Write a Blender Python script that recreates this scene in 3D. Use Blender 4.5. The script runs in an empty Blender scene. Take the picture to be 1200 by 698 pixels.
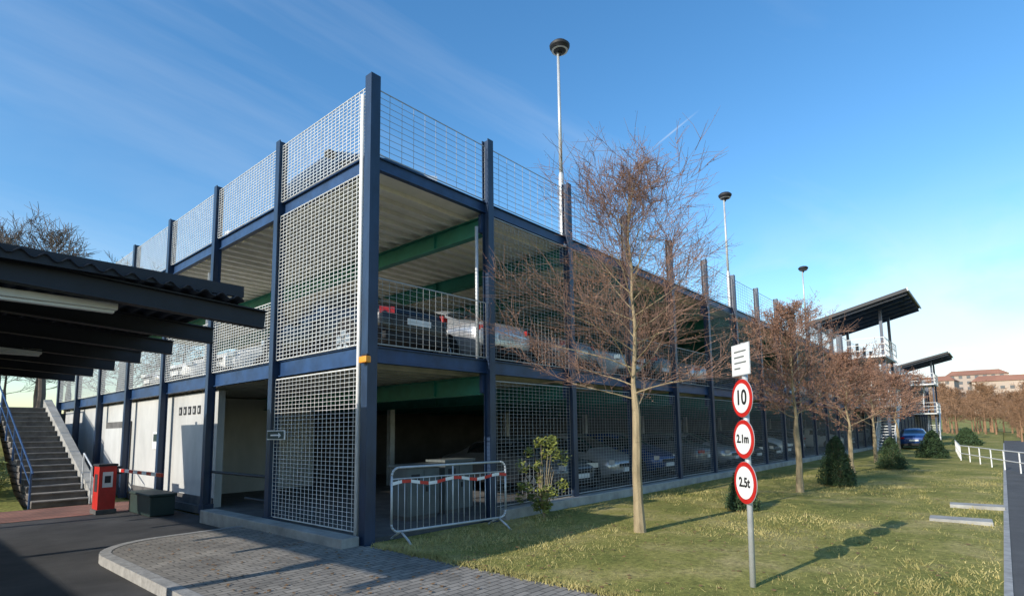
import bpy, math, random
from mathutils import Vector, Matrix
R = random.Random(7)
scene = bpy.context.scene
scene.view_settings.view_transform = 'Standard'
scene.view_settings.look = 'None'
scene.view_settings.exposure = 0

# ------------------------------------------------------------------ materials
def mat(name, col, rough=0.7, metal=0.0, var=0.15, scale=6.0, bump=0.0, bscale=None, spec=0.5, col2=None, detail=3, stretch=None):
    m = bpy.data.materials.new(name); m.use_nodes = True
    nt = m.node_tree; N = nt.nodes; L = nt.links
    b = N['Principled BSDF']
    b.inputs['Roughness'].default_value = rough
    b.inputs['Metallic'].default_value = metal
    b.inputs['Specular IOR Level'].default_value = spec
    geo = N.new('ShaderNodeNewGeometry')
    mp = N.new('ShaderNodeMapping')
    if stretch: mp.inputs['Scale'].default_value = stretch
    L.new(geo.outputs['Position'], mp.inputs['Vector'])
    no = N.new('ShaderNodeTexNoise'); no.inputs['Scale'].default_value = scale
    no.inputs['Detail'].default_value = detail; no.inputs['Roughness'].default_value = 0.65
    L.new(mp.outputs[0], no.inputs['Vector'])
    cr = N.new('ShaderNodeValToRGB')
    cr.color_ramp.elements[0].position = 0.3; cr.color_ramp.elements[1].position = 0.7
    a = [max(0, c*(1-var)) for c in col]; z = [min(1, c*(1+var)) for c in (col2 or col)]
    cr.color_ramp.elements[0].color = (*a, 1); cr.color_ramp.elements[1].color = (*z, 1)
    L.new(no.outputs['Fac'], cr.inputs['Fac']); L.new(cr.outputs[0], b.inputs['Base Color'])
    if bump:
        n2 = N.new('ShaderNodeTexNoise'); n2.inputs['Scale'].default_value = bscale or scale*6
        n2.inputs['Detail'].default_value = 4
        L.new(geo.outputs['Position'], n2.inputs['Vector'])
        bp = N.new('ShaderNodeBump'); bp.inputs['Strength'].default_value = bump; bp.inputs['Distance'].default_value = 0.02
        L.new(n2.outputs['Fac'], bp.inputs['Height']); L.new(bp.outputs[0], b.inputs['Normal'])
    return m

M = {}
M['blue'] = mat('blue_steel_paint', (0.014,0.034,0.075), 0.42, 0, 0.35, 4, stretch=(1,1,.3))
M['blue2'] = mat('blue_beam_paint', (0.016,0.05,0.13), 0.45, 0, 0.3, 3)
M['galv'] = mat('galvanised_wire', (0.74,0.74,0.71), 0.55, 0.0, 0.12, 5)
M['wire_r'] = mat('galvanised_wire_shaded', (0.34,0.35,0.35), 0.6, 0.1, 0.2, 5)  # darker copy of the wire: right facade's shade put into the colour
M['galvpost'] = mat('galvanised_post', (0.5,0.52,0.53), 0.5, 0.3, 0.15, 4)
M['white'] = mat('white_paint', (0.75,0.75,0.73), 0.5, 0, 0.06, 4)
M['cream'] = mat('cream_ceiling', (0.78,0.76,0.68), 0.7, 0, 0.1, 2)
M['creamd'] = mat('shaded_cream_ceiling', (0.42,0.41,0.36), 0.8, 0, 0.2, 2)  # darker copy of the ceiling cream, ground-floor shade painted in
M['green'] = mat('green_girder_paint', (0.02,0.19,0.15), 0.5, 0, 0.2, 3)
M['conc'] = mat('concrete', (0.34,0.33,0.30), 0.9, 0, 0.3, 2.5, 0.3, 30, detail=6)
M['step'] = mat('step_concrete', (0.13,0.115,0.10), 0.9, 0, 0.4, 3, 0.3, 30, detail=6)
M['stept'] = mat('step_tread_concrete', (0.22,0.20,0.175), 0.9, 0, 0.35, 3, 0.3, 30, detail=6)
M['deck'] = mat('deck_concrete', (0.34,0.33,0.31), 0.9, 0, 0.3, 1.5)
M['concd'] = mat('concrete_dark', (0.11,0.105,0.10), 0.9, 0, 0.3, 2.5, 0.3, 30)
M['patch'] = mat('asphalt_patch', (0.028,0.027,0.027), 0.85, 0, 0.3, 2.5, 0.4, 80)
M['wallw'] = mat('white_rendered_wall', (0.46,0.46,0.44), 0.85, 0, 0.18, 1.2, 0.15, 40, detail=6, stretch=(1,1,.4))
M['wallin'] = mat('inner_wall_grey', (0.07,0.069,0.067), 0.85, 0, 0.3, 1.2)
M['asph'] = mat('asphalt', (0.034,0.033,0.033), 0.9, 0, 0.4, 0.8, 0.6, 90, detail=8, col2=(.055,.053,.052))
M['asph2'] = mat('path_asphalt', (0.08,0.078,0.076), 0.9, 0, 0.3, 1.2, 0.5, 90, detail=6)
M['kerb'] = mat('kerb_stone', (0.33,0.32,0.3), 0.85, 0, 0.25, 8, 0.3, 40)
M['dark'] = mat('dark_metal', (0.02,0.021,0.025), 0.6, 0, 0.2, 4)
M['canopy'] = mat('canopy_dark_steel', (0.010,0.012,0.02), 0.6, 0, 0.3, 4)
M['red'] = mat('red_paint', (0.5,0.02,0.015), 0.4, 0, 0.15, 5)
M['orange'] = mat('amber_plastic', (0.8,0.3,0.02), 0.4, 0, 0.1, 9)
M['grey'] = mat('grey_cabinet', (0.11,0.125,0.12), 0.6, 0, 0.2, 3)
M['greend'] = mat('dark_green_box', (0.02,0.04,0.035), 0.6, 0, 0.2, 3)
M['black'] = mat('black_print', (0.01,0.01,0.01), 0.6, 0, 0.1, 3)
M['bark'] = mat('bark_pale', (0.30,0.235,0.14), 0.9, 0, 0.4, 7, 0.6, 50, stretch=(1,1,0.25), detail=6)
M['twig'] = mat('twigs_reddish', (0.21,0.125,0.09), 0.9, 0, 0.35, 3)
M['keys'] = mat('dry_reddish_leaves', (0.24,0.09,0.06), 0.9, 0, 0.4, 3, col2=(0.30,0.17,0.10))
M['twigd'] = mat('distant_twigs', (0.26,0.15,0.085), 0.95, 0, 0.35, 0.3)
M['twigl'] = mat('distant_bare_twigs', (0.13,0.105,0.09), 0.95, 0, 0.3, 0.3)
M['leaf'] = mat('shrub_leaves', (0.06,0.10,0.02), 0.6, 0, 0.4, 9, col2=(0.2,0.21,0.04))
M['needle'] = mat('conifer_needles', (0.022,0.045,0.018), 0.8, 0, 0.4, 9, col2=(0.04,0.075,0.025))
M['grassb'] = mat('grass_blades', (0.22,0.225,0.06), 0.85, 0, 0.3, 0.9, col2=(0.42,0.35,0.15), spec=.2)
M['fallen'] = mat('fallen_leaves', (0.22,0.12,0.05), 0.9, 0, 0.4, 3)
M['rubber'] = mat('rubber', (0.015,0.015,0.015), 0.85, 0, 0.2, 6)
M['glass'] = mat('car_glass', (0.012,0.016,0.02), 0.06, 0, 0.05, 2, spec=0.8)
M['rim'] = mat('wheel_rim', (0.45,0.46,0.47), 0.35, 0.7, 0.1, 5)
M['tail'] = mat('tail_lamp_red', (0.42,0.012,0.01), 0.2, 0, 0.1, 6)
M['head'] = mat('head_lamp', (0.7,0.72,0.74), 0.12, 0.3, 0.1, 6)
M['brick_far'] = mat('far_facade', (0.42,0.34,0.28), 0.9, 0, 0.15, 0.05)
M['roof_far'] = mat('far_red_roof', (0.34,0.16,0.10), 0.9, 0, 0.15, 0.1)
M['win_far'] = mat('far_windows', (0.10,0.11,0.12), 0.3, 0, 0.2, 0.3)

def lawn_mat():
    m = bpy.data.materials.new('lawn_grass'); m.use_nodes = True
    nt = m.node_tree; N = nt.nodes; L = nt.links; b = N['Principled BSDF']
    b.inputs['Roughness'].default_value = 0.95; b.inputs['Specular IOR Level'].default_value = 0.1
    g = N.new('ShaderNodeNewGeometry')
    def noise(s, d=6):
        n = N.new('ShaderNodeTexNoise'); n.inputs['Scale'].default_value = s; n.inputs['Detail'].default_value = d
        n.inputs['Roughness'].default_value = 0.7
        L.new(g.outputs['Position'], n.inputs['Vector']); return n
    n1 = noise(0.55); n2 = noise(14)
    c1 = N.new('ShaderNodeValToRGB'); e = c1.color_ramp.elements
    e[0].position = .35; e[0].color = (.18,.20,.055,1); e[1].position = .66; e[1].color = (.45,.38,.17,1)
    e.new(.5).color = (.29,.28,.085,1)
    L.new(n1.outputs['Fac'], c1.inputs['Fac'])
    c2 = N.new('ShaderNodeValToRGB'); e = c2.color_ramp.elements
    e[0].position = .3; e[0].color = (.48,.48,.48,1); e[1].position = .7; e[1].color = (1.25,1.2,1.1,1)
    L.new(n2.outputs['Fac'], c2.inputs['Fac'])
    mx = N.new('ShaderNodeMixRGB'); mx.blend_type = 'MULTIPLY'; mx.inputs[0].default_value = 1
    L.new(c1.outputs[0], mx.inputs[1]); L.new(c2.outputs[0], mx.inputs[2]); L.new(mx.outputs[0], b.inputs['Base Color'])
    bp = N.new('ShaderNodeBump'); bp.inputs['Strength'].default_value = .5; bp.inputs['Distance'].default_value = .03
    n3 = noise(35,3); L.new(n3.outputs['Fac'], bp.inputs['Height']); L.new(bp.outputs[0], b.inputs['Normal'])
    return m
M['lawn'] = lawn_mat()

def paver_mat(name, ca, cb, cm, bw=0.2, bh=0.1):
    m = bpy.data.materials.new(name); m.use_nodes = True
    nt = m.node_tree; N = nt.nodes; L = nt.links; b = N['Principled BSDF']
    b.inputs['Roughness'].default_value = 0.9
    g = N.new('ShaderNodeNewGeometry')
    br = N.new('ShaderNodeTexBrick'); br.inputs['Scale'].default_value = 1
    br.inputs['Brick Width'].default_value = bw; br.inputs['Row Height'].default_value = bh
    br.inputs['Mortar Size'].default_value = 0.007; br.inputs['Mortar Smooth'].default_value = 0.3
    br.inputs['Color1'].default_value = (*ca,1); br.inputs['Color2'].default_value = (*cb,1); br.inputs['Mortar'].default_value = (*cm,1)
    L.new(g.outputs['Position'], br.inputs['Vector'])
    n = N.new('ShaderNodeTexNoise'); n.inputs['Scale'].default_value = 1.3; n.inputs['Detail'].default_value = 8
    L.new(g.outputs['Position'], n.inputs['Vector'])
    c2 = N.new('ShaderNodeValToRGB'); e = c2.color_ramp.elements
    e[0].position = .3; e[0].color = (.58,.57,.56,1); e[1].position = .7; e[1].color = (1.18,1.15,1.1,1)
    L.new(n.outputs['Fac'], c2.inputs['Fac'])
    mx = N.new('ShaderNodeMixRGB'); mx.blend_type = 'MULTIPLY'; mx.inputs[0].default_value = 1
    L.new(br.outputs['Color'], mx.inputs[1]); L.new(c2.outputs[0], mx.inputs[2]); L.new(mx.outputs[0], b.inputs['Base Color'])
    bp = N.new('ShaderNodeBump'); bp.inputs['Strength'].default_value = .6; bp.inputs['Distance'].default_value = .01; bp.invert = True
    L.new(br.outputs['Fac'], bp.inputs['Height']); L.new(bp.outputs[0], b.inputs['Normal'])
    return m
M['paver'] = paver_mat('concrete_pavers', (.24,.225,.20), (.34,.315,.28), (.08,.075,.065))
M['paver_red'] = paver_mat('red_pavers', (.24,.10,.07), (.3,.14,.1), (.08,.06,.05))

# ------------------------------------------------------------------ mesh builder
class MB:
    def __init__(s): s.v=[]; s.f=[]; s.m=[]; s.mats=[]
    def mi(s, k):
        if k not in s.mats: s.mats.append(k)
        return s.mats.index(k)
    def face(s, pts, k):
        i=len(s.v); s.v += [tuple(p) for p in pts]; s.f.append(tuple(range(i,i+len(pts)))); s.m.append(s.mi(k))
    def box(s, x0,x1,y0,y1,z0,z1, k, T=None):
        i=len(s.v)
        P=[(x0,y0,z0),(x1,y0,z0),(x1,y1,z0),(x0,y1,z0),(x0,y0,z1),(x1,y0,z1),(x1,y1,z1),(x0,y1,z1)]
        if T is not None: P=[tuple(T@Vector(p)) for p in P]
        s.v+=P; mi=s.mi(k)
        for f in ((0,3,2,1),(4,5,6,7),(0,1,5,4),(1,2,6,5),(2,3,7,6),(3,0,4,7)):
            s.f.append(tuple(i+j for j in f)); s.m.append(mi)
    def tube(s, p, q, r0, r1, k, n=8, cap=False):
        p=Vector(p); q=Vector(q); d=q-p
        if d.length<1e-6: return
        d.normalize(); a = d.orthogonal().normalized(); b=d.cross(a); i=len(s.v); mi=s.mi(k)
        for c,r in ((p,r0),(q,r1)):
            for j in range(n):
                t=2*math.pi*j/n; s.v.append(tuple(c+a*(r*math.cos(t))+b*(r*math.sin(t))))
        for j in range(n):
            j2=(j+1)%n; s.f.append((i+j,i+j2,i+n+j2,i+n+j)); s.m.append(mi)
        if cap:
            s.f.append(tuple(i+j for j in range(n-1,-1,-1))); s.m.append(mi)
            s.f.append(tuple(i+n+j for j in range(n))); s.m.append(mi)
    def path(s, pts, r, k, n=8):
        for a,b in zip(pts[:-1],pts[1:]): s.tube(a,b,r,r,k,n,True)
    def prism(s, poly, z0, z1, k, kside=None):
        n=len(poly); s.face([(x,y,z1) for x,y in poly], k)
        for j in range(n):
            a=poly[j]; b=poly[(j+1)%n]
            s.face([(a[0],a[1],z0),(b[0],b[1],z0),(b[0],b[1],z1),(a[0],a[1],z1)], kside or k)
    def ibeam(s, p, q, h, w, k, up=(0,0,1), tf=0.014, tw=0.01):
        p=Vector(p); q=Vector(q); d=(q-p); Ln=d.length; d.normalize(); u=Vector(up)
        sd=d.cross(u).normalized(); u=sd.cross(d).normalized()
        T=Matrix(((d.x,sd.x,u.x,p.x),(d.y,sd.y,u.y,p.y),(d.z,sd.z,u.z,p.z),(0,0,0,1)))
        s.box(0,Ln,-w/2,w/2,h/2-tf,h/2,k,T); s.box(0,Ln,-w/2,w/2,-h/2,-h/2+tf,k,T)
        s.box(0,Ln,-tw/2,tw/2,-h/2+tf,h/2-tf,k,T)
    def mesh(s, name, smooth=False):
        me=bpy.data.meshes.new(name); me.from_pydata(s.v,[],s.f)
        for k in s.mats: me.materials.append(M[k] if isinstance(k,str) else k)
        me.polygons.foreach_set('material_index', s.m)
        if smooth: me.polygons.foreach_set('use_smooth',[True]*len(me.polygons))
        me.update(); return me
    def obj(s, name, parent=None, smooth=False, loc=None, rot=None):
        return add(name, s.mesh(name,smooth), parent, loc, rot)
def add(name, data, parent=None, loc=None, rot=None):
    o=bpy.data.objects.new(name,data); scene.collection.objects.link(o)
    if loc: o.location=loc
    if rot: o.rotation_euler=rot
    if parent: o.parent=parent
    return o
def empty(name, loc=(0,0,0), rot=(0,0,0)):
    return add(name,None,None,loc,rot)
def bevel(o, w=0.01, seg=2):
    b=o.modifiers.new('bevel','BEVEL'); b.width=w; b.segments=seg; b.limit_method='ANGLE'; return o

# ------------------------------------------------------------------ camera
yaw=math.radians(41.0); pitch=math.radians(6.3)
cam=bpy.data.cameras.new('camera'); co=bpy.data.objects.new('camera',cam); scene.collection.objects.link(co)
co.location=(-5.02,-7.28,1.65)
mt = Matrix.Rotation(yaw-math.pi/2,4,'Z') @ Matrix.Rotation(math.pi/2+pitch,4,'X') @ Matrix.Rotation(math.radians(-0.8),4,'Z')
co.rotation_euler = mt.to_euler()
cam.sensor_width=36; cam.lens=657/1200*36; cam.shift_y=83/1200; cam.clip_end=5000; cam.clip_start=0.1
scene.camera=co

# ------------------------------------------------------------------ light
EL=math.radians(24); sd=Vector((-0.994,0.105,0)).normalized()
sdir=Vector((sd.x*math.cos(EL), sd.y*math.cos(EL), math.sin(EL)))
sl=bpy.data.lights.new('sun','SUN'); sl.energy=5.0; sl.angle=math.radians(0.5); sl.color=(1,0.93,0.82)
so=bpy.data.objects.new('sun',sl); scene.collection.objects.link(so)
so.rotation_euler=sdir.to_track_quat('Z','Y').to_euler(); so.location=(-30,5,20)
w=bpy.data.worlds.new('World'); scene.world=w; w.use_nodes=True
nt=w.node_tree; N=nt.nodes; L=nt.links
bg=N['Background']
sky=N.new('ShaderNodeTexSky'); sky.sky_type='NISHITA'; sky.sun_disc=False
sky.sun_elevation=EL; sky.sun_rotation=math.atan2(sd.x,sd.y); sky.air_density=1.2; sky.dust_density=0.5; sky.ozone_density=3.0
tc=N.new('ShaderNodeTexCoord'); sep=N.new('ShaderNodeSeparateXYZ'); L.new(tc.outputs['Generated'],sep.inputs[0])
def mth(op,a,b=None):
    n=N.new('ShaderNodeMath'); n.operation=op
    for i,v in enumerate((a,b)):
        if v is None: continue
        if isinstance(v,(int,float)): n.inputs[i].default_value=v
        else: L.new(v,n.inputs[i])
    return n.outputs[0]
den=mth('ADD',mth('MAXIMUM',sep.outputs[2],0.0),0.12)
u=mth('DIVIDE',sep.outputs[0],den); v=mth('DIVIDE',sep.outputs[1],den)
cmb=N.new('ShaderNodeCombineXYZ'); L.new(u,cmb.inputs[0]); L.new(v,cmb.inputs[1])
mp=N.new('ShaderNodeMapping'); mp.inputs['Scale'].default_value=(0.35,1.1,1); mp.inputs['Rotation'].default_value=(0,0,0.5); mp.inputs['Location'].default_value=(0.7,0.3,0)
L.new(cmb.outputs[0],mp.inputs[0])
cn=N.new('ShaderNodeTexNoise'); cn.inputs['Scale'].default_value=0.7; cn.inputs['Detail'].default_value=7; cn.inputs['Roughness'].default_value=0.6; cn.inputs['Distortion'].default_value=0.6
L.new(mp.outputs[0],cn.inputs['Vector'])
cr=N.new('ShaderNodeValToRGB'); cr.color_ramp.elements[0].position=.5; cr.color_ramp.elements[1].position=.82
cr.color_ramp.elements[0].color=(0,0,0,1); cr.color_ramp.elements[1].color=(.75,.75,.75,1)
L.new(cn.outputs['Fac'],cr.inputs[0])
cn2=N.new('ShaderNodeTexNoise'); cn2.inputs['Scale'].default_value=5; cn2.inputs['Detail'].default_value=8
mp2=N.new('ShaderNodeMapping'); mp2.inputs['Scale'].default_value=(1,1,2.2); L.new(tc.outputs['Generated'],mp2.inputs[0]); L.new(mp2.outputs[0],cn2.inputs['Vector'])
low=mth('SUBTRACT',1.0,mth('MULTIPLY',mth('MAXIMUM',sep.outputs[2],0),2.6)); low=mth('MAXIMUM',low,0)
c2=N.new('ShaderNodeValToRGB'); c2.color_ramp.elements[0].position=.42; c2.color_ramp.elements[1].position=.58
L.new(cn2.outputs['Fac'],c2.inputs[0])
px=mth('MAXIMUM',mth('SUBTRACT',sep.outputs[0],0.6),0)
lowc=mth('MULTIPLY',mth('MULTIPLY',mth('MULTIPLY',low,low),c2.outputs[0]),mth('MULTIPLY',px,4.2))
a=Vector((.802,.397,.447)); b=Vector((.813,.3185,.488)); nn=a.cross(b).normalized(); mid=(a+b).normalized()
def dot(vec):
    n=N.new('ShaderNodeVectorMath'); n.operation='DOT_PRODUCT'; L.new(tc.outputs['Generated'],n.inputs[0]); n.inputs[1].default_value=vec; return n.outputs['Value']
t1=mth('MAXIMUM',mth('SUBTRACT',1.0,mth('DIVIDE',mth('ABSOLUTE',dot(nn)),0.002)),0)
along=(b-a).normalized(); t2=mth('MAXIMUM',mth('SUBTRACT',1.0,mth('DIVIDE',mth('ABSOLUTE',mth('SUBTRACT',dot(along),mid.dot(along))),0.05)),0)
tr=mth('MULTIPLY',mth('MULTIPLY',t1,t2),mth('GREATER_THAN',dot(mid),0.9))
tot=mth('MINIMUM',mth('ADD',mth('ADD',mth('MULTIPLY',cr.outputs[0],0.45),lowc),mth('MULTIPLY',tr,0.4)),0.9)
hs=N.new('ShaderNodeHueSaturation'); hs.inputs['Saturation'].default_value=1.25; hs.inputs['Value'].default_value=1.55
L.new(sky.outputs[0],hs.inputs['Color'])
mx=N.new('ShaderNodeMixRGB'); L.new(tot,mx.inputs[0]); L.new(hs.outputs[0],mx.inputs[1]); mx.inputs[2].default_value=(6.2,6.6,7.0,1)
L.new(mx.outputs[0],bg.inputs[0]); bg.inputs[1].default_value=0.15

# ------------------------------------------------------------------ ground
g=MB(); g.face([(-1500,-1500,-.16),(1500,-1500,-.16),(1500,1500,-.16),(-1500,1500,-.16)],'lawn'); g.obj('ground')
g=MB(); g.face([(-40,-60,-.12),(0.0,-60,-.12),(0.0,11,-.12),(-40,11,-.12)],'asph'); g.obj('asphalt_road')
arc=[(-2.6+0.9*(1-math.cos(t)), 2.3+0.9*math.sin(t)) for t in [i*math.pi/2/8 for i in range(9)]]
poly=[(-0.02,-40),(-0.02,3.2)]+[p for p in reversed(arc)]+[(-2.6,-40)]
s=MB(); s.prism(poly,-.12,0,'paver'); s.obj('sidewalk')
outer=[(-2.74+1.04*(1-math.cos(t)), 2.3+1.04*math.sin(t)) for t in [i*math.pi/2/8 for i in range(9)]]
k=MB()
inn=[(-2.6,-40)]+arc+[(-0.4,3.2)]; out=[(-2.74,-40)]+outer+[(-0.4,3.34)]
for i in range(len(inn)-1):
    a,b,c,d=inn[i],inn[i+1],out[i+1],out[i]
    k.face([(*a,.006),(*b,.006),(*c,.006),(*d,.006)],'kerb'); k.face([(*d,-.12),(*d,.006),(*c,.006),(*c,-.12)],'kerb')
k.obj('kerb')
k=MB(); k.face([(-9,8.6,-.112),(-0.02,8.6,-.112),(-0.02,11,-.112),(-9,11,-.112)],'paver_red'); k.obj('red_brick_paving')
k=MB(); k.face([(-6.5,-3.5,-.115),(-4.2,-3.2,-.115),(-4.1,1.2,-.115),(-6.3,1.3,-.115)],'patch'); k.obj('asphalt_patch')
def H(x,y): return 0.03*math.sin(x*0.9)*math.sin(y*1.1)
l=MB(); nx=150; ny=14
xs=[0.0+ (i/nx)**1.6*260 for i in range(nx+1)]; ys=[-7.15+7.15*j/ny for j in range(ny+1)]
for i in range(nx+1):
    for j in range(ny+1):
        l.v.append((xs[i]+(.04*math.sin(j*2.3) if i==0 else 0),ys[j],0.004+ (H(xs[i],ys[j])+.02 if 0<i and 0<j<ny else 0)))
mi=l.mi('lawn')
for i in range(nx):
    for j in range(ny):
        A=i*(ny+1)+j; l.f.append((A,A+ny+1,A+ny+2,A+1)); l.m.append(mi)
lawn=l.obj('lawn',smooth=True)
k=MB(); k.box(0.0,60,-7.22,-7.15,-.1,.014,'kerb'); k.obj('path_edging')
p=MB(); p.face([(-.02,-9.6,-.004),(70,-9.6,-.004),(70,-7.2,-.004),(-.02,-7.2,-.004)],'asph2'); p.obj('footpath')
p=MB(); p.face([(-.02,-60,-.03),(300,-60,-.03),(300,-9.6,-.0),(-.02,-9.6,-.0)],'lawn'); p.obj('lawn')

gb=MB(); mi=gb.mi('grassb')
def blade(x,y,z,h):
    a=R.random()*6.283; w=.005+.004*R.random(); lx=R.gauss(0,.6)*h; ly=R.gauss(0,.6)*h; i=len(gb.v)
    gb.v += [(x-w*math.cos(a),y-w*math.sin(a),z),(x+w*math.cos(a),y+w*math.sin(a),z),(x+lx,y+ly,z+h)]
    gb.f.append((i,i+1,i+2)); gb.m.append(mi)
for _ in range(60000):
    x=.04+ (R.random()**1.8)*22; y=-7.12+R.random()*7.0
    blade(x,y,0.0,.02+.04*R.random()**2)
for _ in range(450):
    x=.1+R.random()*16; y=-.45-R.random()*.6 if R.random()<.4 else -7+R.random()*6.6
    for _ in range(14): blade(x+R.gauss(0,.05),y+R.gauss(0,.05),0,.05+.06*R.random())
for _ in range(2500): blade(R.gauss(-0.01,.04),-7.1+R.random()*6.9,0,.03+.05*R.random())
gb.obj('grass')
fl=MB()
for _ in range(900):
    x=R.random()**1.5*14; y=-6.9+R.random()*6.5
    if R.random()<.25: x=-2.4+R.random()*2.4; y=-3+R.random()*6
    a=R.random()*6.28; r=.015+.018*R.random(); z=.04+.012*R.random() if x>0 else .008
    fl.face([(x+r*math.cos(a+q)*(1 if q%3 else .6),y+r*math.sin(a+q),z+R.random()*.01) for q in (0,1.57,3.14,4.71)],'fallen')
fl.obj('fallen_leaves')
for (x,y) in ((9.6,-6.75),(7.3,-6.6)):
    s=MB(); s.box(-.22,.22,-.42,.42,-.02,.07,'conc'); bevel(s.obj('concrete_slab',loc=(x,y,0),rot=(0,0,.05)))
m=MB(); m.box(-9.6,-9.3,-7,10.5,-.2,2.45,'conc'); m.box(-9.66,-9.24,-7.05,10.55,2.45,2.53,'conc'); m.obj('offscreen_shade_wall')  # unseen wall, added left of frame to throw shade on the asphalt

# ------------------------------------------------------------------ parking garage
SX=2.68; SY=3.0; NX=33; NY=7; LX=SX*NX; LY=SY*NY
Z1=2.93; Z2=6.06; ZT=7.42
G=empty('parking_garage')
P=MB()
P.box(-.075,.075,-.075,.075,-.1,ZT,'blue')
P.box(-.09,.09,-.09,-.0755,-.1,ZT,'blue'); P.box(-.09,-.0755,-.0755,.075,-.1,ZT-.004,'blue')
for i in range(1,NX+1): 
    P.ibeam((i*SX,-.02,-.1),(i*SX,-.02,ZT-.05),.17,.15,'blue',up=(0,1,0),tf=.018,tw=.05)
for j in range(1,NY+1):
    P.ibeam((-.02,j*SY,-.1),(-.02,j*SY,ZT-.05),.17,.15,'blue',up=(1,0,0),tf=.018,tw=.05)
P.box(SX-.13,SX+.13,-.17,.13,-.02,.02,'blue')
for j in range(1,3): P.box(-.11,.11,j*SY-.12,j*SY+.12,-.02,.16,'blue')
for i in range(0,NX+1,2):
    for y in (7.0,14.0,LY):
        if i==0 and y==LY: continue
        P.ibeam((i*SX+.3,y,0),(i*SX+.3,y,5.6),.17,.17,'galvpost',up=(0,1,0),tf=.02,tw=.014)
P.obj('steel_posts',G)
S=MB()
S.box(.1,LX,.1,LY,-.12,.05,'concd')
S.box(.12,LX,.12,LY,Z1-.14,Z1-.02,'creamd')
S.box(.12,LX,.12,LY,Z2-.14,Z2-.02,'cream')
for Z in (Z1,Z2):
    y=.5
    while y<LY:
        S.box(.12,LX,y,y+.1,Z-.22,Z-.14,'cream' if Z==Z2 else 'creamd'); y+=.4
S.obj('floor_slabs',G)
D=MB(); D.box(.1,LX,.1,LY,Z1-.02,Z1+.004,'deck'); D.box(.1,LX,.1,LY,Z2-.02,Z2+.004,'deck'); D.obj('deck_surface',G)
B=MB()
for Z in (Z1,Z2):
    for i in range(1,NX+1):
        x=i*SX
        B.ibeam((x,.15,Z-.41),(x,LY-.1,Z-.41),.36,.16,'green',tf=.02)
        for yy in (1.5,4.5): B.box(x-.07,x+.07,yy-.006,yy+.006,Z-.57,Z-.25,'green')
B.obj('green_girders',G)
E=MB()
for Z in (Z1,Z2):
    h=.22 if Z==Z2 else .26
    E.ibeam((.1,.06,Z-.06),(LX,.06,Z-.06),h,.1,'blue2',tf=.02,tw=.03)
    E.ibeam((.06,.1,Z-.06),(.06,LY,Z-.06),h+.04,.1,'blue2',tf=.02,tw=.03)
    E.ibeam((.1,LY-.06,Z-.06),(LX,LY-.06,Z-.06),h,.1,'blue2',tf=.02,tw=.03)
    for i in range(1,NX+1): E.box(i*SX-.1,i*SX+.1,.062,.15,Z-.56,Z-.19,'blue2')
E.obj('edge_beams',G)
pl=MB(); pl.box(2.9,LX,-.22,.09,-.1,.2,'conc'); pl.box(-.42,-.12,-.0,5.2,-.12,.14,'conc'); bevel(pl.obj('concrete_plinth',G),.015)
W_=MB()
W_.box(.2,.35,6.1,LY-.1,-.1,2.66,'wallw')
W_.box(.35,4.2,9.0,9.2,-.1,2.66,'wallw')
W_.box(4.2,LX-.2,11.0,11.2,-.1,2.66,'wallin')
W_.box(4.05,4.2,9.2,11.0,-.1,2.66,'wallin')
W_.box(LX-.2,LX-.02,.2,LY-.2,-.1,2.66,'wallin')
W_.obj('ground_floor_walls',G)
pw=MB(); pw.box(.12,.19,12.3,14.7,.0,2.1,'concd'); pw.box(.05,.12,12.5,14.5,.6,1.9,'wallw'); pw.box(.17,.2,6.15,11.9,-.1,.25,'concd'); pw.obj('wall_panels',G)
tx=MB()
for i in range(5):
    y=8.3-i*.3
    tx.box(.185,.199,y,y+.17,2.16,2.36,'dark'); tx.box(.18,.1845,y+.05,y+.11,2.2,2.30,'wallw')
tx.obj('wall_lettering',G)
sg=MB(); sg.box(.17,.2,9.9,10.3,1.3,1.75,'white'); sg.box(.166,.1695,9.95,10.25,1.5,1.7,'greend'); sg.obj('wall_notice',G)
rl=MB(); rl.path([(.05,3.1,.85),(.05,5.9,.85)],.03,'dark'); rl.path([(.05,3.1,.4),(.05,4.2,.4)],.025,'dark'); rl.obj('entrance_rail',G)
wp=MB(); wp.path([(-.05,.2,.05),(-.05,.2,7.15)],.035,'white',10); wp.path([(2.5,.12,Z1),(2.5,.12,5.6)],.035,'galvpost',10)
wp.obj('drain_pipe',G,smooth=True)
ob=MB(); ob.box(-.19,-.09,-.19,.0,2.70,2.80,'orange'); ob.box(-.16,-.09,-.16,-.02,2.80,2.84,'dark'); bevel(ob.obj('warning_lamp',G),.015)
ds=MB(); ds.box(-.15,-.13,2.3,2.95,1.55,1.72,'white')
ds.box(-.156,-.1505,2.32,2.93,1.565,1.705,'greend')
ds.face([(-.16,2.4,1.63),(-.16,2.5,1.68),(-.16,2.5,1.58)],'white'); ds.box(-.16,-.157,2.5,2.8,1.62,1.645,'white')
ds.obj('direction_sign',G)
def panel(name,Wd,Ht,sh=.1,sv=.2,t=.007,frame=True,k='galv'):
    m=MB(); n=max(1,round(Ht/sh)); h=t/2
    for i in range(n+1):
        z=Ht*i/n; m.box(0,Wd,-h,h,z-h,z+h,k)
    n=max(1,round(Wd/sv))
    for i in range(n+1):
        x=Wd*i/n; m.box(x-h,x+h,-h+t,h+t,0,Ht,k)
    if frame:
        f=.010
        for z in (0,Ht): m.box(0,Wd,-f,-h-.001,z-f,z+f,k)
    return m.mesh(name)
pr_par=panel('parapet_mesh_r',SX-.16,1.1,.11,.25,.006,k='wire_r'); pr_full=panel('full_mesh_r',SX-.16,2.8,.07,.12,.005,k='wire_r')
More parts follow.
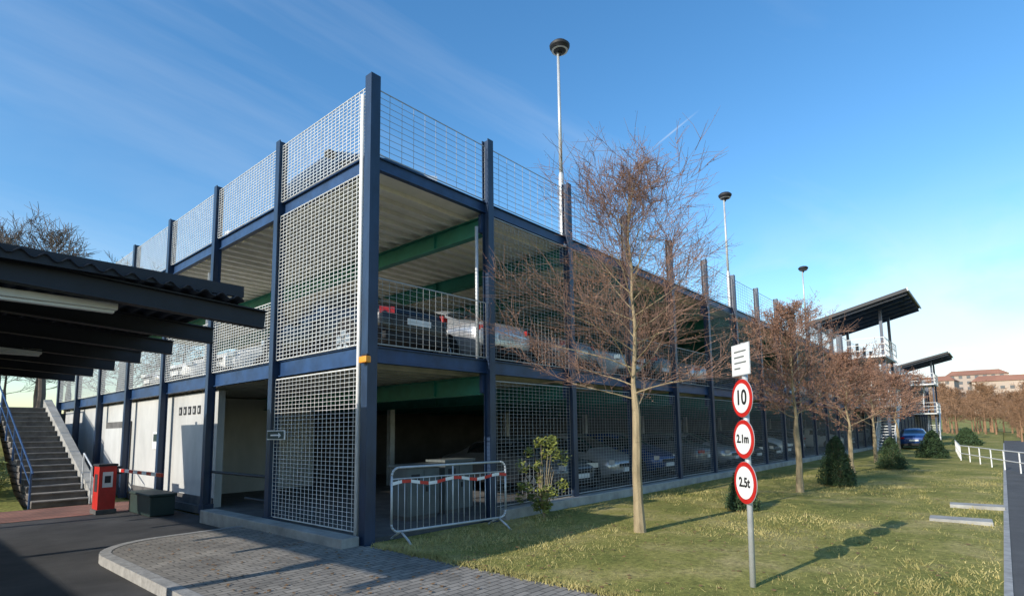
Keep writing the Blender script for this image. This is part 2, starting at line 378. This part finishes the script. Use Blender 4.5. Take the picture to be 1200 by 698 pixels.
pr_gd=panel('guard_mesh_r',SX-.16,1.05,.09,.14,.005,k='wire_r')
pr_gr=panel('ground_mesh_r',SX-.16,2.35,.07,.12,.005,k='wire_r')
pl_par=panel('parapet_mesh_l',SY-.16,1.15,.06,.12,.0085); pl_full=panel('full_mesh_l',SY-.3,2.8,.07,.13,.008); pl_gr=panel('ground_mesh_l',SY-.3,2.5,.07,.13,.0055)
PA=empty('wire_mesh_panels'); PA.parent=G
for i in range(NX):
    x=i*SX+.08
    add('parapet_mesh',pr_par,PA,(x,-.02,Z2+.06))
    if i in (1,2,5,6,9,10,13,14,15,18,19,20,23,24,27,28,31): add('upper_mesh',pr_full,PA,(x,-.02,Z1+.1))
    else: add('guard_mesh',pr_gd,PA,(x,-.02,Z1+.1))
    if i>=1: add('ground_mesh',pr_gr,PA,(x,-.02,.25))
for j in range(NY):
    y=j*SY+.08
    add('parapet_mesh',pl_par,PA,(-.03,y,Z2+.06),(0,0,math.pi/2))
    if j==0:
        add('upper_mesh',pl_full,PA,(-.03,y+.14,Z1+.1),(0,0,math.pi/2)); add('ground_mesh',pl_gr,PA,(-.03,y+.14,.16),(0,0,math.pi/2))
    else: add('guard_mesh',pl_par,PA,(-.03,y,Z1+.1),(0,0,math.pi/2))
def stair_tower(x,s=1.0,zt=9.1):
    T=MB(); Lh=3.2*s; 
    for dx in (-Lh*.5,Lh*.5):
        for yy in (-1.9,.6):
            T.box(x+dx-.08,x+dx+.08,yy-.08,yy+.08,0,zt-.3+(-yy)*.22,'blue')
    A=Matrix.Translation((x,-.6,zt))@Matrix.Rotation(math.radians(-14),4,'X')
    T.box(-3.3*s,3.1*s,-3.1,2.6,0,.1,'dark',A)
    T.box(-3.35*s,3.15*s,-3.16,-3.1,-.06,.14,'galvpost',A); T.box(-3.36*s,-3.3*s,-3.1,2.6,-.08,.12,'dark',A)
    for q in range(6): T.box(-3.1*s+q*1.18*s,-3.1*s+q*1.18*s+.1,-3.0,2.5,-.22,-.002,'blue',A)
    for (z0,z1,y0) in ((0,Z1,-1.6),(Z1,Z2,-.4)):
        n=16
        for i in range(n):
            xx=x-Lh*.45+Lh*.9*i/n; zz=z0+(z1-z0)*(i+1)/n
            T.box(xx,xx+Lh*.9/n+.03,y0-.5,y0+.5,zz-.05,zz,'galvpost')
        for yy in (y0-.5,y0+.5):
            T.path([(x-Lh*.45,yy,z0+1),(x+Lh*.45,yy,z1+1)],.03,'white',5); T.path([(x-Lh*.45,yy,z0+.5),(x+Lh*.45,yy,z1+.5)],.02,'white',5)
            T.path([(x-Lh*.45,yy,z0+.05),(x+Lh*.45,yy,z1+.05)],.06,'white',5)
    for z in (Z1,Z2):
        T.box(x-Lh*.5-.8,x+Lh*.5+.8,-2.1,0,z-.12,z,'galvpost')
        for zz in (.35,.7,1.1):
            T.path([(x-Lh*.5-.8,-2.1,z+zz),(x+Lh*.5+.8,-2.1,z+zz)],.025,'white',5); T.path([(x-Lh*.5-.8,-2.1,z+zz),(x-Lh*.5-.8,0,z+zz)],.025,'white',5)
        for q in range(7):
            xx=x-Lh*.5-.8+q*(Lh+1.6)/6; T.path([(xx,-2.1,z),(xx,-2.1,z+1.1)],.025,'white',5)
    T.obj('stair_tower',None)
stair_tower(39.0,1.1,8.95); stair_tower(72,1.0,8.4)

# ------------------------------------------------------------------ street lamps
def lamp(x,y,z0,z1,name='street_lamp'):
    e=empty(name,(x,y,z0)); h=z1-z0
    m=MB(); m.tube((0,0,0),(0,0,h*.35),.07,.065,'galvpost',12); m.tube((0,0,h*.35),(0,0,h*.37),.065,.045,'galvpost',12); m.tube((0,0,h*.37),(0,0,h),.045,.032,'galvpost',12,True)
    m.box(-.12,.12,-.12,.12,-.05,.02,'galvpost'); m.obj('pole',e,True)
    a=MB()
    prof=[(.05,-.12),(.14,-.1),(.24,0),(.25,.05),(.19,.11),(.06,.15)]
    n=16
    for (r0,q0),(r1,q1) in zip(prof[:-1],prof[1:]):
        a.tube((0,-.05,h+q0+.1),(0,-.05,h+q1+.1),r0,r1,'dark',n)
    a.tube((0,-.05,h+.0),(0,-.05,h+.02),.05,.2,'white',n)
    a.path([(.0,-.05,h-.1),(0,-.05,h+.24)],.03,'dark')
    a.box(-.2,.2,-.035-.05,.035-.05,h+.05,h+.16,'dark')
    a.obj('lamp_head',e,True)
lamp(2*SX,.12,5.9,10.75); lamp(6*SX,.12,5.9,10.4); lamp(10*SX+.4,.12,5.9,9.9); 

# ------------------------------------------------------------------ cars
def car_mesh(kind,paint):
    if kind=='sedan':
        st=[(-2.27,.42,.74,.76,.62,0),(-2.2,.28,.86,.92,.78,0),(-1.95,.22,.93,1.0,.85,0),(-1.5,.2,.95,1.05,.88,0),(-.95,.2,.95,1.36,.89,1),(-.75,.2,.95,1.41,.89,1),
            (-.15,.2,.94,1.45,.9,1),(-.05,.2,.94,1.45,.9,2),(.45,.2,.93,1.40,.9,1),(1.2,.2,.92,1.0,.89,0),(1.75,.22,.86,.9,.87,0),(2.1,.26,.74,.78,.8,0),(2.25,.4,.62,.64,.6,0)]
    else:
        st=[(-1.98,.42,.84,.88,.7,0),(-1.93,.28,.93,1.05,.8,0),(-1.7,.22,.97,1.36,.85,1),(-1.45,.2,.97,1.44,.86,1),(-1.2,.2,.96,1.47,.87,1),
            (-.2,.2,.95,1.5,.88,1),(-.1,.2,.95,1.5,.88,2),(.45,.2,.94,1.45,.88,1),(1.15,.2,.93,1.03,.87,0),(1.6,.22,.86,.92,.85,0),(1.88,.26,.74,.78,.78,0),(2.0,.4,.62,.64,.6,0)]
    m=MB(); m.mats=[paint,'glass','rubber']; rings=[]
    for (x,zb,zl,zt,w,c) in st:
        if c: wr=w*.72; half=[(0,zb),(.8*w,zb),(w,zb+.14),(w*1.01,(zb+zl)/2+.08),(w*.96,zl),(w*.93,zl+.03),(wr,zt-.06),(wr*.75,zt),(0,zt+.015)]
        else: half=[(0,zb),(.8*w,zb),(w,zb+.14),(w*1.01,(zb+zl)/2+.08),(w*.96,zl-.03),(w*.9,zl),(w*.8,zt-.02),(w*.5,zt),(0,zt+.01)]
        ring=[(x,y,z) for y,z in half]+[(x,-y,z) for y,z in reversed(half[1:-1])]
        rings.append(ring); 
    n=len(rings[0])
    for r in rings: m.v+=r
    for s_ in range(len(st)-1):
        c0=st[s_][5]; c1=st[s_+1][5]
        for j in range(n):
            j2=(j+1)%n; jj=j if j<8 else n-1-j
            k=0
            if jj in (0,): k=2
            if jj==5 and (c0 and c1) and not (c0==1 and c1==2): k=1
            if jj in (6,7) and bool(c0)!=bool(c1): k=1
            if jj==5 and bool(c0)!=bool(c1): k=1 if c0 else 0
            m.f.append((s_*n+j,s_*n+j2,(s_+1)*n+j2,(s_+1)*n+j)); m.m.append(k)
    m.f.append(tuple(range(n-1,-1,-1))); m.m.append(0)
    m.f.append(tuple((len(st)-1)*n+j for j in range(n))); m.m.append(0)
    body=m.mesh('car_body',True)
    d=MB(); x0=st[0][0]; x1=st[-1][0]; wx=1.3 if kind=='sedan' else 1.22
    for xx in (-wx,wx):
        for s_ in (-1,1):
            d.tube((xx,s_*.84,.36),(xx,s_*.895,.36),.40,.385,'rubber',24,True)
            d.tube((xx,s_*.68,.32),(xx,s_*.91,.32),.325,.325,'rubber',24,True)
            d.tube((xx,s_*.9,.32),(xx,s_*.918,.32),.215,.2,'rim',16,True)
            for q in range(5):
                t=q*1.2566; d.box(-.02,.02,-.004,.004,.04,.2,'rubber',Matrix.Translation((xx,s_*.921,.32))@Matrix.Rotation(t+.6,4,'Y'))
    zt=.79 if kind=='sedan' else .96
    for s_ in (-1,1):
        T=Matrix.Translation((x0+.09,s_*.64,zt))@Matrix.Rotation(-s_*.5,4,'Z')
        d.box(-.05,.08,-.13,.12,-.055,.055,'tail',T)
        T=Matrix.Translation((x1-.15,s_*.6,.7))@Matrix.Rotation(-s_*.45,4,'Z')
        d.box(-.08,.08,-.17,.17,-.06,.06,'head',T)
        d.box(.72,.86,s_*.98-.09,s_*.98+.09,.95,1.07,'rubber')
        d.box(-.3,-.14,s_*.905-.01,s_*.905+.01,.8,.83,'rubber')
    d.box(x0-.02,x0+.03,-.26,.26,.58,.69,'white'); d.box(x1-.03,x1+.03,-.26,.26,.42,.53,'white')
    d.box(x1-.06,x1+.015,-.42,.42,.55,.64,'rubber')
    d.box(x0+.0,x0+.1,-.72,.72,.3,.42,'rubber'); d.box(x1-.14,x1+.0,-.7,.7,.28,.38,'rubber')
    return body,d.mesh('car_details')
def paint(name,c,metal=.3): return mat(name,c,.22,metal,.03,2,spec=.6)
PT={'silver':paint('paint_silver',(.5,.51,.53),.5),'black':paint('paint_black',(.012,.013,.016)),'white':paint('paint_white',(.75,.75,.74),0),
    'blue':paint('paint_navy',(.02,.06,.2)),'red':paint('paint_red',(.25,.02,.02)),'grey':paint('paint_grey',(.14,.15,.16))}
cache={}
def car(kind,col,x,y,z,heading):
    key=(kind,col)
    if key not in cache: cache[key]=car_mesh(kind,PT[col])
    b,d=cache[key]; e=empty('parked_car',(x,y,z),(0,0,heading))
    o=add('body',b,e); sm=o.modifiers.new('s','SUBSURF'); sm.levels=1; sm.render_levels=2 if x<12 else 1
    add('wheels_and_lights',d,e)
q=math.pi/2
car('sedan','black',1.3,2.65,Z1,q); car('sedan','silver',3.75,2.6,Z1,q*.97); car('sedan','grey',6.5,2.75,Z1,q*1.02); car('sedan','white',9.1,2.7,Z1,-q)
car('hatch','black',1.55,3.0,Z2,-q); car('sedan','grey',2.9,6.6,Z2,math.pi)
cols=['silver','black','white','blue','grey','grey','silver','black']
for i in range(4,30):
    if R.random()<.78: car(R.choice(['sedan','hatch']),R.choice(cols),i*SX+1.35,2.9,Z1,R.choice([q,-q]))
for i in range(2,28):
    if R.random()<.75: car(R.choice(['sedan','hatch']),R.choice(cols),i*SX+1.35,2.9,.05,R.choice([q,-q]))
for y in (7.6,10.3,13.6): car(R.choice(['sedan','hatch']),R.choice(['silver','grey','white']),2.9,y,Z1,math.pi)
car('sedan','blue',44,-2.4,0,0.1)

# ------------------------------------------------------------------ entrance canopy
C=empty('entrance_canopy')
xr=-2.45; xl=-8.6; y0=-1.15; y1=8.6
def zr(x): return 3.08+(-2.24-x)*.055
rf=MB(); n=int((xr-xl)/.03); mi=rf.mi('canopy')
for i in range(n+1):
    x=xl+(xr-xl)*i/n; z=zr(x)+.028*math.sin(x*2*math.pi/.16)
    rf.v+=[(x,y0-.12,z),(x,y1,z)]
for i in range(n): rf.f.append((2*i,2*i+2,2*i+3,2*i+1)); rf.m.append(mi)
o=rf.obj('corrugated_roof',C,True); sm=o.modifiers.new('s','SOLIDIFY'); sm.thickness=.012
bm_=MB()
for i in range(7):
    y=y0+.05+i*1.45
    a=Vector((-2.15,y,zr(-2.15)-.15)); b=Vector((xl,y,zr(xl)-.15))
    bm_.ibeam(b,a,.2,.12,'canopy')
bm_.box(-6.27,-6.13,y0,y1,zr(-6.2)-.45,zr(-6.2)-.255,'canopy')
bm_.box(xl,xr,y0-.09,y0-.04,zr(-5)-.12,zr(-5)-.0,'canopy')
bm_.obj('beams',C)
cl=MB()
for y in (0,4.2,8.2): cl.box(-6.28,-6.12,y-.08,y+.08,-.12,zr(-6.2)-.452,'canopy')
cl.obj('columns',C)
tl=MB()
for (y,xa,xb) in ((y0+.28,-5.2,-3.5),(3.3,-4.9,-3.4)):
    tl.box(xa,xb,y-.06,y+.06,2.86,2.93,'white'); tl.box(xa+.02,xb-.02,y-.03,y+.03,2.83,2.86,'white')
bevel(tl.obj('fluorescent_fixtures',C),.01)

# ------------------------------------------------------------------ barrier gate & boxes
e=empty('barrier_gate',(-1.25,8.65,-.112)); m=MB(); m.box(-.17,.17,-.22,.22,.1,1.08,'red'); m.box(-.2,.2,-.25,.25,0,.1,'concd'); m.box(-.19,.19,-.24,.24,1.08,1.13,'dark'); m.box(-.176,-.17,-.12,.12,.5,.9,'dark'); m.box(-.1,.1,-.226,-.22,.6,.95,'white'); m.box(-.06,.06,-.23,-.226,.7,.86,'dark'); bevel(m.obj('cabinet',e),.02)
m=MB()
for i in range(10): m.box(.2,.25,-.1-.3*(i+1),-.1-.3*i,.94,1.01,'red' if i%2 else 'white')
m.box(.17,.3,-.12,.16,.88,1.06,'dark'); m.obj('boom_arm',e)
m=MB(); m.box(-.25,.25,-.75,.75,0,.42,'greend'); m.box(-.28,.28,-.78,.78,.42,.48,'greend'); bevel(m.obj('grit_bin',loc=(-.55,7.7,-.112)),.02)
for (x,y,h) in ((1.9,1.2,.95),(2.9,1.3,1.0)):
    m=MB(); m.box(-.38,.38,-.25,.25,0.08,h,'grey'); m.box(-.42,.42,-.29,.29,h,h+.05,'grey'); m.box(-.35,.35,-.22,.22,0,.08,'concd'); m.box(-.004,.004,-.256,-.25,.12,h-.05,'dark'); m.box(.05,.09,-.27,-.25,.5,.6,'dark'); m.box(-.3,-.1,-.256,-.25,h-.25,h-.12,'dark')
    bevel(m.obj('utility_cabinet',loc=(x,y,.05)),.012)

# ------------------------------------------------------------------ crowd control barrier
a=Vector((.24,-.28,0)); b=Vector((2.42,-.62,0)); d=(b-a); ln=d.length; ang=math.atan2(d.y,d.x)
e=empty('crowd_control_barrier',a,(0,0,ang)); m=MB()
r=.019
def rr(x0,x1,z0,z1,c=.12):
    pts=[]
    for (cx,cz,t0) in ((x1-c,z1-c,0),(x0+c,z1-c,1),(x0+c,z0+c,2),(x1-c,z0+c,3)):
        for q_ in range(5):
            t=(t0+q_/4)*math.pi/2; pts.append((cx+c*math.cos(t),0,cz+c*math.sin(t)))
    return pts+[pts[0]]
m.path(rr(0,ln,.17,1.12),r,'galvpost',8)
m.path([(ln/2,0,.17),(ln/2,0,1.1)],.014,'galvpost',6)
nb=20
for i in range(1,nb): m.path([(ln*i/nb,0,.17),(ln*i/nb,0,.95)],.007,'galvpost',5)
m.path([(0,0,.95),(ln,0,.95)],.012,'galvpost',6)
for x in (.16,ln-.16):
    m.path([(x,-.3,.02),(x,-.24,.06),(x,0,.17),(x,.24,.06),(x,.3,.02)],.017,'galvpost',6)
    m.path([(x,-.3,0.02),(x,-.34,0.0)],.017,'galvpost',6)
m.obj('tubular_frame',e,True)
m=MB()
for i in range(14):
    x=ln*i/14; dz=.03*math.sin(i*1.1); dz2=.03*math.sin((i+1)*1.1); kk='red' if i%2 else 'white'
    m.face([(x,-.028,.86+dz),(x+ln/14,-.028,.86+dz2),(x+ln/14,-.026,.91+dz2),(x,-.026,.91+dz)],kk)
m.obj('warning_tape',e)

# ------------------------------------------------------------------ traffic sign
e=empty('traffic_sign',(1.05,-5.22,0),(0,math.radians(-1.2),math.radians(138)))
m=MB(); m.tube((0,0,-.05),(0,0,2.55),.03,.03,'galvpost',14,True); m.obj('post',e,True)
m=MB(); m.box(.035,.043,-.18,.18,2.2,2.54,'galvpost'); m.box(.0432,.045,-.172,.172,2.208,2.532,'white')
for q_ in range(4): m.box(.0455,.0465,-.12,.12-(.04*q_ if q_%2 else 0),2.45-q_*.06,2.465-q_*.06,'grey')
m.obj('info_plate',e)
def disc(mb,x,z,r,k,th=.006,n=40): mb.tube((x,0,z),(x+th,0,z),r,r,k,n,True)
for (z,t,sz) in ((1.96,'10',.22),(1.53,'2.1m',.12),(1.08,'2.5t',.135)):
    rd=.2 if z>1.2 else .215
    m=MB(); disc(m,.034,z,rd+.004,'galvpost',.004); disc(m,.04,z,rd,'red',.004); disc(m,.0462,z,rd*.78,'white',.003); m.box(-.035,.033,-.04,.04,z-.02,z+.02,'galvpost'); m.obj('round_sign',e)
    f=bpy.data.curves.new('numerals','FONT'); f.body=t; f.size=sz; f.align_x='CENTER'; f.align_y='CENTER'; f.offset=.004; f.extrude=.001; f.materials.append(M['black'])
    o=add('numerals',f,e,(.0515,0,z),(math.pi/2,0,math.pi/2))

# ------------------------------------------------------------------ trees
def rnd_dir(d,spread):
    v=Vector((R.gauss(0,1),R.gauss(0,1),R.gauss(0,1))).normalized(); 
    return (d+v*spread).normalized()
def bare_tree(name,x,y,Ht,Rad,fork=2.3,tr=.085,nl=30,ns=9,nt=7,keys=5000,k1='bark',k2='twig',kk='keys',seed=1,z=0,thin=1.0,el0=.42):
    global R
    old=R; R=random.Random(seed)
    m=MB(); tips=[]
    pts=[Vector((0,0,-.05))]; n=12
    for i in range(1,n+1):
        t=i/n; g_=.012 if t<.4 else .035
        pts.append(Vector((R.gauss(0,g_),R.gauss(0,g_),Ht*.93*t)))
    def rad(zz): 
        t=min(.98,zz/Ht); return tr*(1.25 if zz<.1 else 1)*(1-t)**.7+.006 if zz<fork else tr*.75*(1-t)**1.2+.005
    for a_,b_ in zip(pts[:-1],pts[1:]): m.tube(a_,b_,rad(a_.z),rad(b_.z),k1,9)
    def leader(zz):
        t=max(0,min(.999,zz/(Ht*.93)))*n; i=int(t); return pts[i].lerp(pts[i+1],t-i)
    def branch(p,d,ln,r,level):
        segs=5 if level==0 else (3 if level==1 else 2)
        c=p.copy(); dd=d.copy(); path=[(c.copy(),dd.copy())]
        for s_ in range(segs):
            dd=rnd_dir(dd,.2 if level<2 else .28); dd.z+= .09 if level<2 else .04; dd.normalize()
            c2=c+dd*(ln/segs); r2=r*(1-.24*(1 if segs>2 else 1.4))
            m.tube(c,c2,r,r2,k1 if level==0 and s_<3 else k2,5 if level==0 else (4 if level==1 else 3))
            c=c2; r=max(r2,.0017*thin); path.append((c.copy(),dd.copy()))
        if level<2:
            cnt=ns if level==0 else nt
            for q_ in range(cnt):
                t=(.15+.85*(q_+R.random())/cnt)*segs; i=min(segs-1,int(t)); pp=path[i][0].lerp(path[i+1][0],t-i)
                d2=rnd_dir(path[i][1],.95); d2.z=abs(d2.z)*.5+d2.z*.5+.04; d2.normalize()
                l2=(ln*(.5-.22*t/segs) if level==0 else ln*.6)*(.7+.6*R.random())
                branch(pp,d2,max(.12,l2),max(r*.6 if level==0 else .0038*thin,.0024*thin),level+1)
        else: tips.append((path[0][0],path[-1][0]))
    for i in range(nl):
        t=(i+.5*R.random())/nl; zz=fork+(Ht*.91-fork)*t**.9
        az=i*2.4+R.gauss(0,.25); prof=math.sin(math.pi*min(1,(.34+.66*t)))**.9
        ln=Rad*(.2+.85*prof)*(.8+.35*R.random()); elv=el0+.85*t+R.gauss(0,.1)
        d=Vector((math.cos(az)*math.cos(elv),math.sin(az)*math.cos(elv),math.sin(elv)))
        branch(leader(zz),d,ln,max(.010,rad(zz)*.36),0)
    for i in range(keys):
        a_,b_=tips[R.randrange(len(tips))]; p_=a_.lerp(b_,R.random()); p_=p_+Vector((R.gauss(0,.02),R.gauss(0,.02),R.gauss(0,.02)))
        s_=(.007+.010*R.random())*thin; u_=rnd_dir(Vector((0,0,0.01)),1)*s_; v_=u_.orthogonal().normalized()*s_*.7
        m.face([p_-u_,p_+v_,p_+u_,p_-v_],kk)
    o=m.obj(name,None,False,(x,y,z)); R=old; return o
bare_tree('bare_tree',3.2,-2.79,6.2,1.95,1.95,.078,40,12,10,8000,seed=3,el0=.18)
bare_tree('bare_tree',10.5,-3.3,4.9,1.55,1.7,.08,32,10,9,11000,seed=5,thin=1.45,el0=.25)
bare_tree('bare_tree',18.2,-3.1,4.3,1.7,1.4,.08,26,9,8,8000,seed=8,thin=1.9,el0=.3)
bare_tree('bare_tree',24.6,-2.9,4.1,1.7,1.5,.08,24,8,7,6000,seed=9,thin=2.2,el0=.3)
bare_tree('bare_tree',32,-2.9,4.3,1.8,1.6,.08,22,8,7,6000,seed=10,thin=2.6,el0=.3)
def shrub(name,x,y,h,r,n,kk,cone=False,seed=1,ls=.03,z=0):
    rg=random.Random(seed); m=MB()
    for i in range(14):
        a_=rg.random()*6.28; m.tube((0,0,0),(r*.6*math.cos(a_)*rg.random(),r*.6*math.sin(a_)*rg.random(),h*(.5+.45*rg.random())),.012,.003,'bark',4)
    cl=[(Vector((rg.gauss(0,r*.4),rg.gauss(0,r*.4),h*(.12+.85*rg.random()))),r*(.18+.22*rg.random())) for _ in range(26)]
    for i in range(n):
        if cone:
            t=rg.random()**1.3; a_=rg.random()*6.283; rr_=r*(1-t)**.55*(.45+.6*rg.random()**.5)*(1+.22*math.sin(9*t+3*(i%5))+.2*math.sin(3*a_+seed)); p_=Vector((rr_*math.cos(a_),rr_*math.sin(a_),h*t+.03+.06*rg.random()))
        else:
            c,cr_=cl[rg.randrange(26)]; v_=Vector((rg.gauss(0,1),rg.gauss(0,1),rg.gauss(0,1))).normalized()*cr_*rg.random()**.4; p_=c+v_
            if p_.z<.03: continue
        u_=Vector((rg.gauss(0,1),rg.gauss(0,1),rg.gauss(0,1)+(.8 if cone else 0))).normalized(); v_=u_.orthogonal().normalized()
        s_=ls*(.6+.8*rg.random())
        m.face([p_-u_*s_,p_+v_*s_*.45,p_+u_*s_,p_-v_*s_*.45],kk)
    return m.obj(name,None,False,(x,y,z))
shrub('leafy_shrub',3.5,-.62,1.5,.42,1700,'leaf',seed=4,ls=.04)
shrub('leafy_shrub',-3.1,12.6,.9,.7,2500,'leaf',seed=14,ls=.05,z=0.1)
shrub('leafy_shrub',-3.9,14.3,1.1,.8,2500,'leaf',seed=15,ls=.05,z=.8)
shrub('conifer_shrub',12.9,-3.7,1.3,.42,9000,'needle',True,3)
shrub('conifer_shrub',6.6,-3.2,.75,.28,4000,'needle',True,6)
shrub('conifer_shrub',20.6,-4.0,1.15,.45,6000,'needle',True,8)
shrub('conifer_shrub',29.5,-4.6,1.3,.6,6000,'needle',True,9,.05)
shrub('conifer_shrub',52,-5,1.3,.8,3500,'needle',True,20,.1)

# ------------------------------------------------------------------ staircase and bank on the left
e=empty('concrete_staircase'); m=MB(); n=17; ys=11.2; tread=.42; rise=.165
for i in range(n):
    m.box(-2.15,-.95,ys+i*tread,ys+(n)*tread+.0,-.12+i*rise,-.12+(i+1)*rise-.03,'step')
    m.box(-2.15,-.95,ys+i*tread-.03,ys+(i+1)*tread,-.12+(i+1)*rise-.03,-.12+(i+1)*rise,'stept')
m.box(-2.15,-.95,ys+n*tread,ys+n*tread+3,-.12,-.12+n*rise,'step'); m.obj('steps',e)
m=MB(); zt=-.12+n*rise
for (xa,xb) in ((-.93,-.7),):
    yA=ys-.1; yB=ys+n*tread
    m.v+= [(xa,yA,-.12),(xb,yA,-.12),(xb,yB,-.12),(xa,yB,-.12),(xa,yA,.1),(xb,yA,.1),(xb,yB,zt+.3),(xa,yB,zt+.3)]
    for f in ((4,5,6,7),(0,1,5,4),(1,2,6,5),(2,3,7,6),(3,0,4,7)): m.f.append(f); m.m.append(m.mi('conc'))
m.obj('side_wall',e)
m=MB()
def rail(x,k,r=.025):
    m.path([(x,ys-.2,.75),(x,ys,.85),(x,ys+n*tread,zt+.95),(x,ys+n*tread+3,zt+.95)],r,k,6); m.path([(x,ys,.45),(x,ys+n*tread,zt+.5)],r*.7,k,6)
    for i in range(6):
        yy=ys+i*n*tread/5; zz=-.12+i*n*rise/5; m.path([(x,yy,zz),(x,yy,zz+.95)],r,k,6)
rail(-2.2,'blue2'); m.obj('handrail',e)
m=MB(); m.path([(-1.0,11.0,-.1),(-1.0,11.0,.85),(-1.0,11.9,1.2),(-1.0,11.9,.25)],.022,'galvpost',6); m.obj('grab_rail',e)
bk=MB(); mi=bk.mi('lawn'); nx_=24; ny_=20
for i in range(nx_+1):
    for j in range(ny_+1):
        x=-2.3-i*1.2; y=11.1+j*1.6; t=min(1,max(0,(y-11.1)/8)); z=-.14+3.0*t*t*(3-2*t)*.97+.06*math.sin(x*2+y)*t
        bk.v.append((x,y,z))
for i in range(nx_):
    for j in range(ny_):
        A=i*(ny_+1)+j; bk.f.append((A,A+1,A+ny_+2,A+ny_+1)); bk.m.append(mi)
bk.obj('grass_bank',smooth=True)
m=MB(); m.face([(-.9,21.5,2.6),(60,21.5,2.6),(60,60,2.6),(-.9,60,2.6)],'lawn'); m.face([(-.9,21.5,-.1),(60,21.5,-.1),(60,21.5,2.6),(-.9,21.5,2.6)],'concd'); m.obj('upper_terrace')

# ------------------------------------------------------------------ background
tree_me=bare_tree('distant_bare_tree',150,-20,10,3.4,2.5,.16,20,8,6,3500,k1='twigd',k2='twigd',kk='twigd',seed=21,thin=5,z=-.1)
tree_l=bare_tree('distant_bare_tree',2,52,10,3.6,2.5,.16,24,9,7,0,k1='twigl',k2='twigl',kk='twigl',seed=22,thin=4,z=2.4)
DT=empty('distant_trees'); tree_me.parent=DT; tree_me.scale=(.6,.6,.6); tree_l.parent=DT
def inst(x,y,z,s,r,src=None):
    o=bpy.data.objects.new('distant_bare_tree',(src or tree_me).data); scene.collection.objects.link(o); o.location=(x,y,z); o.scale=(s*1.15,s*1.15,s*(.8+.3*R.random())); o.rotation_euler=(0,0,r)
    o.parent=DT
for i in range(16): inst(-22+i*2.4+R.gauss(0,.8),50+R.gauss(0,5),2.4,1.1+.3*R.random(),R.random()*6,tree_l)
for i in range(80):
    x=96+R.random()*80; y=-7.3+(x+5)*math.tan(math.radians(-7+14*R.random()))
    inst(x,y,-.1,.55+.35*R.random()+(x-96)*.004,R.random()*6)
for i in range(14):
    x=62+R.random()*30; y=-7.3+(x+5)*math.tan(math.radians(-9+9*R.random())); inst(x,min(y,-5),-.1,.3+.2*R.random(),R.random()*6)
for i in range(40): inst(70+R.random()*90,-22-R.random()*50,-.1,.5+.4*R.random(),R.random()*6)
h=MB(); mi=h.mi('lawn'); n=60
for i in range(n+1):
    for j in range(9):
        ang=math.radians(-50+120*i/n); rr_=170+j*45; x=rr_*math.cos(ang); y=rr_*math.sin(ang); z=-.3+ (j/8)**1.1*17*(.75+.25*math.sin(i*.35))
        h.v.append((x,y,z))
for i in range(n):
    for j in range(8):
        A=i*9+j; h.f.append((A,A+9,A+10,A+1)); h.m.append(mi)
h.obj('hill',smooth=True)
def block(x,y,z,lx,ly,hh,rot):
    e=empty('apartment_building',(x,y,z),(0,0,rot)); m=MB(); m.box(-lx/2,lx/2,-ly/2,ly/2,-6,hh,'brick_far'); m.obj('walls',e)
    m=MB()
    m.face([(-lx/2-.5,-ly/2-.5,hh),(-lx/2-.5,ly/2+.5,hh),(0,ly/2-3,hh+3),(0,-ly/2+3,hh+3)],'roof_far'); m.face([(lx/2+.5,-ly/2-.5,hh),(lx/2+.5,ly/2+.5,hh),(0,ly/2-3,hh+3),(0,-ly/2+3,hh+3)],'roof_far')
    m.face([(-lx/2-.5,-ly/2-.5,hh),(lx/2+.5,-ly/2-.5,hh),(0,-ly/2+3,hh+3)],'roof_far'); m.face([(-lx/2-.5,ly/2+.5,hh),(lx/2+.5,ly/2+.5,hh),(0,ly/2-3,hh+3)],'roof_far'); m.obj('roof',e)
    m=MB(); yy=-ly/2+2
    while yy<ly/2-2:
        zz=1.2
        while zz<hh-1.5: m.box(-lx/2-.06,-lx/2-.01,yy,yy+1.6,zz,zz+1.5,'win_far'); zz+=3
        yy+=3.4
    m.obj('windows',e)
block(345,-14,10.5,14,34,11,0.1); block(365,24,12,14,30,12,-.1); block(330,-50,9,14,40,12,.2); block(390,2,16,14,26,12,.1)
m=MB(); pts=[(16,-8.8),(22,-7.2),(28,-5.7),(40,-4.9)]
for a_,b_ in zip(pts[:-1],pts[1:]):
    for z in (.35,.7): m.path([(a_[0],a_[1],z),(b_[0],b_[1],z)],.02,'white',6)
    n=int(math.dist(a_,b_)/1.5)
    for i in range(n): t=i/n; x=a_[0]+(b_[0]-a_[0])*t; y=a_[1]+(b_[1]-a_[1])*t; m.path([(x,y,-.05),(x,y,.7)],.022,'white',6)
m.obj('guard_rail')
